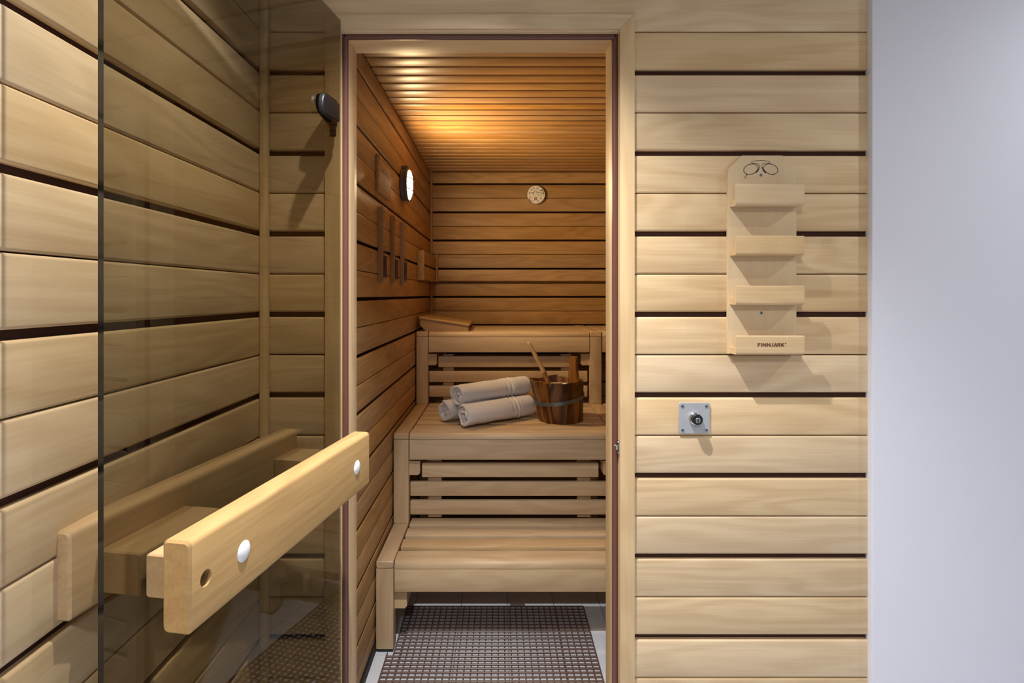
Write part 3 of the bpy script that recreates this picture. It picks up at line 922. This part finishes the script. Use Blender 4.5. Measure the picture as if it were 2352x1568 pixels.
for i in range(26):
    for side in (-1, 1):
        a = radians(-75 + 150 * i / 25)
        ca, sa = side * cos(a), sin(a)
        vs = []
        for rr, w in ((R * 0.86, -1), (R * 0.86, 1), (R * (0.92 if i % 5 else 0.93), 1), (R * 0.92, -1)):
            vs.append(bm.verts.new((tcn.x + rr * ca - w * 0.00035 * sa, yd - 0.0003, tcn.z + rr * sa + w * 0.00035 * ca)))
        bm.faces.new(vs)
part('scale', bm, M['ink'], dial, smooth=False)
bm = nb()
for (x0, y0, x1, y1) in ((885, 628, 990, 655), (650, 700, 810, 718), (915, 695, 1145, 712), (830, 1075, 985, 1110), (835, 960, 875, 1040), (895, 950, 925, 1045), (945, 955, 985, 1040)):
    a, b_ = ztp(x0, y0), ztp(x1, y1)
    q = [bm.verts.new((xx, yd - 0.0002, zz)) for xx, zz in ((a[0], a[1]), (b_[0], a[1]), (b_[0], b_[1]), (a[0], b_[1]))]
    bm.faces.new(q)
part('print', bm, M['gold'], dial, smooth=False)['kind'] = 'stuff'

# ------------------------------------------------------------------ wall lamp
LY, LZ_ = 2.665, 1.854
t = root('wall_lamp', 'lit round bulkhead lamp with wire guard on the sauna side wall', 'lamp', (XS, LY, LZ_))
bm = nb(); lathe(bm, [(0.070, 0.0), (0.074, 0.004), (0.074, 0.022), (0.079, 0.026), (0.079, 0.034), (0.072, 0.036), (0.066, 0.028)], (XS, LY, LZ_), (1, 0, 0), 48)
hs_ = part('housing', bm, M['housing'], t)
bm = nb(); box(bm, XS + 0.0005, XS + 0.028, LY - 0.012, LY + 0.012, LZ_ + 0.070, LZ_ + 0.092, 0.004, 'X', 3); part('cable_gland', bm, M['housing'], t)
bm = nb()
prof = [(0.0655, 0.028)] + [(0.0655 * cos(a), 0.030 + 0.014 * sin(a)) for a in [radians(q) for q in (15, 30, 45, 60, 75)]] + [(0, 0.044)]
lathe(bm, prof, (XS, LY, LZ_), (1, 0, 0), 40, False)
part('glass_dome', bm, M['lampglow'], t)
bm = nb()
for off in (-0.026, 0.026):
    pts = []
    for i in range(15):
        q = -1 + 2 * i / 14
        yy = 0.074 * q * sqrt(1 - (off / 0.074) ** 2)
        rr = min(1.0, sqrt(yy * yy + off * off) / 0.0705)
        pts.append((XS + 0.035 + 0.016 * sqrt(max(0, 1 - rr ** 2)), LY + yy, LZ_ + off))
    tube(bm, pts, 0.0030, 6)
pts = [(XS + 0.035 + 0.017 * sqrt(max(0, 1 - min(1, (q / 0.0725) ** 2))), LY, LZ_ + q) for q in [0.0735 * (-1 + 2 * i / 16) for i in range(17)]]
tube(bm, pts, 0.0030, 6)
part('wire_guard', bm, M['steel'], t)
bm = nb(); lathe(bm, [(0.003, 0), (0.0035, 0.006), (0.0, 0.009)], (XS + 0.030, LY + 0.079, LZ_ - 0.01), (0, 1, 0.0), 12); part('screw', bm, M['chrome'], t)

# ------------------------------------------------------------------ sign
sy0, sy1, sz0, sz1 = 2.098, 2.332, 1.7225, 1.862
t = root('wall_sign', 'small wooden plaque with dark lettering on the sauna side wall', 'sign', (XS, (sy0 + sy1) / 2, (sz0 + sz1) / 2))
bm = nb(); box(bm, XS + 0.0005, XS + 0.013, sy0, sy1, sz0, sz1, 0.003, 'Y', 2, 0.003)
M['plaque'] = wood('plaque_wood', (176, 132, 74), (200, 156, 96), 'Y', rough=0.75, figure=0.2)
pl = part('plaque', bm, M['plaque'], t)
sx = XS + 0.0133; sym = (sy0 + sy1) / 2
bm = nb()
merge(bm, text_bm('Kein Schweiß', 0.033, Matrix.Translation((sx, sym + 0.003, 1.812)) @ FACE_RIGHT, 0.0006))
merge(bm, text_bm('aufs Holz', 0.033, Matrix.Translation((sx, sym + 0.006, 1.776)) @ FACE_RIGHT, 0.0006))
part('lettering', bm, M['gold'], pl, smooth=False)
bm = nb()
for i in range(22):
    yy = sy0 + 0.045 + i * 0.0066
    if i in (5, 13): continue
    box(bm, sx - 0.0003, sx + 0.0001, yy, yy + 0.0048, 1.7505, 1.7545)
g = 0.010
for (a0, a1, b0, b1) in ((sy0 + g, sy1 - g, sz0 + g, sz0 + g + 0.0012), (sy0 + g, sy1 - g, sz1 - g - 0.0012, sz1 - g), (sy0 + g, sy0 + g + 0.0012, sz0 + g, sz1 - g), (sy1 - g - 0.0012, sy1 - g, sz0 + g, sz1 - g)):
    box(bm, sx - 0.0003, sx, a0, a1, b0, b1)
part('border', bm, M['gold'], pl, smooth=False)
for yy in (sy0 + 0.006, sy1 - 0.006):
    bm = nb(); lathe(bm, [(0.0035, 0), (0.003, 0.0012), (0, 0.0015)], (XS + 0.013, yy, sz1 - 0.006), (1, 0, 0), 12); part('nail', bm, M['blackplastic'], pl)

# ------------------------------------------------------------------ sand timers
for (ty, lab) in ((2.138, 'wooden sand timer nearest the door, left of the three'), (2.378, 'wooden sand timer in the middle of the three'), (2.612, 'wooden sand timer next to the backrest, right of the three')):
    t = root('sand_timer', lab, 'sand timer', (XS, ty + 0.02, 1.38), group='sand timers on the side wall')
    bm = nb(); prism(bm, [(XS + 0.0005, ty), (XS + 0.0165, ty), (XS + 0.0185, ty + 0.002), (XS + 0.0185, ty + 0.015), (XS + 0.0105, ty + 0.018), (XS + 0.0105, ty + 0.05), (XS + 0.0005, ty + 0.05)], 'Z', 1.380, 1.669)
    part('back_board', bm, M['timer'], t)
    cx_, cy_ = XS + 0.0205, ty + 0.030
    rr = 0.0080
    prof = [(0.0, 1.392), (rr * 0.7, 1.3935), (rr, 1.398), (rr, 1.512), (rr * 0.75, 1.520), (0.0016, 1.5262), (rr * 0.75, 1.5325), (rr, 1.5405), (rr, 1.655), (rr * 0.7, 1.6595), (0.0, 1.661)]
    bm = nb(); lathe(bm, prof, (cx_, cy_, 0), (0, 0, 1), 20, False)
    gt = part('glass_tube', bm, M['tubeglass'], t, ang=60)
    lev = 1.483
    bm = nb(); lathe(bm, [(0.0, 1.393), (rr * 0.66, 1.3945), (rr * 0.93, 1.3985), (rr * 0.93, lev), (0, lev + 0.004)], (cx_, cy_, 0), (0, 0, 1), 20, False)
    part('sand', bm, M['sand'], gt)
    for zc in (1.398, 1.655):
        bm = nb(); box(bm, XS + 0.0105, XS + 0.0215, cy_ - 0.0092, cy_ + 0.0092, zc - 0.003, zc + 0.003, 0.002, 'X'); part('clip', bm, M['steel'], t)

# ------------------------------------------------------------------ glasses shelf
yw = D1                                   # wall face
xl, xr = (1670 - CX) / F * (yw - 0.004), (1826 - CX) / F * (yw - 0.004)
def zz(y, d): return H - (y - CY) / F * d
dp = yw - 0.010                            # panel front
zt0, zb0 = zz(357, dp), zz(811.5, dp)
t = root('glasses_shelf', 'pale wooden spectacle rack with four small ledges on the timber wall', 'shelf', ((xl + xr) / 2, yw, zb0))
bm = nb()
ch = 0.0325
prism(bm, [(xl, zb0), (xr, zb0), (xr, zt0 - ch - 0.004), (xr - ch, zt0), (xl + ch, zt0), (xl, zt0 - ch)], 'Y', dp, yw - 0.0005)
part('back_panel', bm, M['ply'], t)
dlip = 1.2655
for k, yb in enumerate((471, 585.5, 700, 815)):
    zb_ = zz(yb, dlip); ztp_ = zz(yb - 44 if k else yb - 49, dlip)
    yf = dlip
    base_t = 0.0145
    c = 0.006
    # J-shaped profile: floor, front lip, rounded outer corner
    pts = [(dp - 0.0002, zb_ + 0.0008), (dp - 0.0002, zb_ + base_t), (yf + 0.0095, zb_ + base_t), (yf + 0.0095, ztp_), (yf + 0.0015, ztp_), (yf, ztp_ - 0.0015)]
    for i in range(5):
        a = pi + pi / 2 * i / 4
        pts.append((yf + c + c * cos(a), zb_ + c + c * sin(a)))
    x0, x1 = xl + 0.0035, xr - 0.0005
    bm = nb(); prism(bm, pts, 'X', x0, x1, cap_inset=0.0)
    led = part('ledge', bm, M['beech'], t)
    if k == 3:
        c0 = P(1771, 792, dlip)
        bm = nb()
        strokes = {'F': [[(0, 0), (0, 1)], [(0, 0.88), (0.62, 0.88)], [(0, 0.48), (0.52, 0.48)]],
                   'I': [[(0, 0), (0, 1)]],
                   'N': [[(0, 0), (0, 1)], [(0.70, 0), (0.70, 1)], [(0.02, 0.9), (0.68, 0.1)]],
                   'J': [[(0.30, 1), (0.30, 0.0)], [(0.38, 0.12), (-0.10, 0.12)]],
                   'A': [[(0, 0), (0.36, 1)], [(0.72, 0), (0.36, 1)], [(0.16, 0.28), (0.56, 0.28)]],
                   'R': [[(0, 0), (0, 1)], [(0, 0.88), (0.52, 0.88)], [(0.52, 0.98), (0.52, 0.42)], [(0, 0.48), (0.52, 0.48)], [(0.30, 0.48), (0.62, 0)]],
                   'K': [[(0, 0), (0, 1)], [(0.08, 0.45), (0.60, 1)], [(0.12, 0.55), (0.64, 0)]]}
        adv = {'F': 0.86, 'I': 0.38, 'N': 1.08, 'J': 0.64, 'A': 0.96, 'R': 0.94, 'K': 0.9}
        lh = 0.0088; sw_ = 0.0025; x_ = 0.0; lay = 0
        for chn in 'FINNJARK':
            for (p, q) in strokes[chn]:
                a_, b_ = Vector(((x_ + p[0]) * lh, 0, p[1] * lh)), Vector(((x_ + q[0]) * lh, 0, q[1] * lh))
                dd = (b_ - a_).normalized(); nn = Vector((-dd.z, 0, dd.x)) * sw_ / 2
                if abs(dd.z) < 1e-6: nn *= 0.8
                lay += 1
                bm.faces.new([bm.verts.new((v.x, -lay * 0.000005, v.z)) for v in (a_ + nn, a_ - nn, b_ - nn, b_ + nn)])
            x_ += adv[chn]
        xs = [v.co.x for v in bm.verts]; zs = [v.co.z for v in bm.verts]
        kx = 0.0612 / (max(xs) - min(xs)); kz = 0.0099 / (max(zs) - min(zs))
        for v in bm.verts:
            v.co = (c0.x + (v.co.x - (max(xs) + min(xs)) / 2) * kx, dlip - 0.00012 + v.co.y, c0.z + (v.co.z - (max(zs) + min(zs)) / 2) * kz)
        part('lettering', bm, M['burn'], led, smooth=False)
        c1 = P(1804.5, 788.5, dlip)
        bm = text_bm('®', 0.0045, Matrix.Translation((c1.x, dlip - 0.0002, c1.z)) @ FACE_FRONT)
        part('registered_mark', bm, M['burn'], led, smooth=False)
# printed pince-nez
def gp_(px, py): return P(1660 + px / 11.2, 340 + py / 11.2, dp)
yp = dp - 0.0001
def flat_line(bm, pts, w, closed=False):
    """a printed stroke of width w lying on the panel"""
    pts = [Vector((p.x, 0, p.z)) for p in pts]; n = len(pts); ww = w if isinstance(w, list) else [w] * n
    if not closed and n > 2:
        q, qw = [], []
        for i in range(n - 1):
            p0, p1, p2, p3 = pts[max(i - 1, 0)], pts[i], pts[i + 1], pts[min(i + 2, n - 1)]
            for k in range(6):
                u = k / 6
                q.append(0.5 * ((2 * p1) + (p2 - p0) * u + (2 * p0 - 5 * p1 + 4 * p2 - p3) * u * u + (3 * p1 - p0 - 3 * p2 + p3) * u ** 3))
                qw.append(ww[i] + (ww[i + 1] - ww[i]) * u)
        pts, ww = q + [pts[-1]], qw + [ww[-1]]; n = len(pts)
    pr = []
    for i in range(n):
        a = pts[i - 1] if (i or closed) else pts[0]; b = pts[(i + 1) % n] if (i < n - 1 or closed) else pts[-1]
        d_ = (b - a).normalized(); nn = Vector((-d_.z, 0, d_.x)) * ww[i] / 2
        pr.append([bm.verts.new((q.x, yp - e, q.z)) for q in (pts[i] + nn, pts[i] - nn) for e in (0.0002,)])
    for i in range(n if closed else n - 1):
        a, b = pr[i], pr[(i + 1) % n]; bm.faces.new((a[0], a[1], b[1], b[0]))
bm = nb()
for (cx_, cy_, rx, ry, ang) in ((722, 540, 187, 128, -17), (1235, 540, 187, 128, 17)):
    pts = []
    for i in range(48):
        a = 2 * pi * i / 48; A = radians(ang)
        ex, ey = rx * cos(a), ry * sin(a)
        pts.append(gp_(cx_ + ex * cos(A) - ey * sin(A), cy_ + ex * sin(A) + ey * cos(A)))
    flat_line(bm, pts, 0.0014, True)
flat_line(bm, [gp_(*q) for q in ((800, 400), (745, 380), (750, 350), (820, 330), (960, 320), (1120, 328), (1200, 350), (1205, 380), (1150, 400), (1060, 400), (1012, 425), (1003, 470), (1030, 550), (1115, 635))], 0.0010)
flat_line(bm, [gp_(*q) for q in ((800, 400), (880, 398), (925, 420), (940, 460), (925, 540), (885, 600), (835, 632))], [0.0010, 0.0009, 0.0010, 0.0014, 0.0020, 0.0026, 0.0022])
flat_line(bm, [gp_(*q) for q in ((1010, 480), (1035, 555), (1070, 605), (1120, 635))], [0.0012, 0.0020, 0.0026, 0.0022])
flat_line(bm, [gp_(*q) for q in ((630, 668), (605, 705))], 0.0022)
flat_line(bm, [gp_(585 + 24 * cos(a), 750 + 32 * sin(a)) for a in [2 * pi * i / 16 for i in range(16)]], 0.0008, True)
flat_line(bm, [gp_(*q) for q in ((1280, 682), (1318, 682))], 0.0022)
part('printed_spectacles', bm, M['ink'], t, smooth=False)
for (px_, py_) in ((1747.5, 402), (1748.5, 718.5)):
    c = P(px_, py_, dp)
    bm = nb(); lathe(bm, [(0.0040, 0.0), (0.0036, 0.0010), (0.0016, 0.0010), (0.0014, -0.0005), (0, -0.0005)], (c.x, dp + 0.0002, c.z), (0, -1, 0), 20)
    sw = part('screw', bm, M['steel'], t)
    bm = nb(); lathe(bm, [(0.0017, 0.0), (0.0017, 0.0013), (0, 0.0013)], (c.x, dp + 0.0002, c.z), (0, -1, 0), 6)
    part('recess_shade', bm, M['blackplastic'], sw)  # black plug painting the shade inside the screw head

# ------------------------------------------------------------------ key switch
kc = P(1595, 960, yw - 0.004)
t = root('key_switch', 'square aluminium key switch plate on the timber wall beside the door', 'switch', (kc.x, yw, kc.z))
hw = 0.0362
bm = nb()
prism(bm, rrect(2 * hw, 2 * hw, 0.003, 3), 'Y', yw - 0.0045, yw - 0.0005, (kc.x, 0, kc.z), 0.0008)
part('plate', bm, M['alu'], t)
bm = nb(); lathe(bm, [(0.0152, 0.0), (0.0152, 0.006), (0.0140, 0.0085), (0.0125, 0.0095)], (kc.x + 0.0005, yw - 0.0045, kc.z + 0.0005), (0, -1, 0), 36)
part('collar', bm, M['chrome'], t)
bm = nb(); lathe(bm, [(0.0122, 0.008), (0.0122, 0.019), (0.0112, 0.0205), (0.0062, 0.0205)], (kc.x + 0.0005, yw - 0.0045, kc.z + 0.0005), (0, -1, 0), 36)
kn = part('knob', bm, M['blackplastic'], t)
bm = nb(); lathe(bm, [(0.0060, 0.019), (0.0060, 0.0225), (0.0054, 0.0230), (0, 0.0230)], (kc.x + 0.0005, yw - 0.0045, kc.z - 0.0005), (0, -1, 0), 28)
lk = part('lock_barrel', bm, M['steel'], kn)
bm = nb(); box(bm, kc.x - 0.0005, kc.x + 0.0015, yw - 0.0277, yw - 0.0270, kc.z - 0.0050, kc.z + 0.0025)
part('key_slot', bm, M['blackplastic'], kn)
for sx_ in (-1, 1):
    for sz_ in (-1, 1):
        bm = nb(); lathe(bm, [(0.0040, 0.0), (0.0036, 0.0012), (0.0016, 0.0012), (0.0013, 0.0), (0, 0.0)], (kc.x + sx_ * 0.028, yw - 0.0044, kc.z + sz_ * 0.028), (0, -1, 0), 18)
        sw = part('screw', bm, M['steel'], t)
        bm = nb(); lathe(bm, [(0.0016, 0.0), (0.0016, 0.0014), (0, 0.0014)], (kc.x + sx_ * 0.028, yw - 0.0044, kc.z + sz_ * 0.028), (0, -1, 0), 6)
        part('recess_shade', bm, M['blackplastic'], sw)  # black plug stands in for shade in the screw head
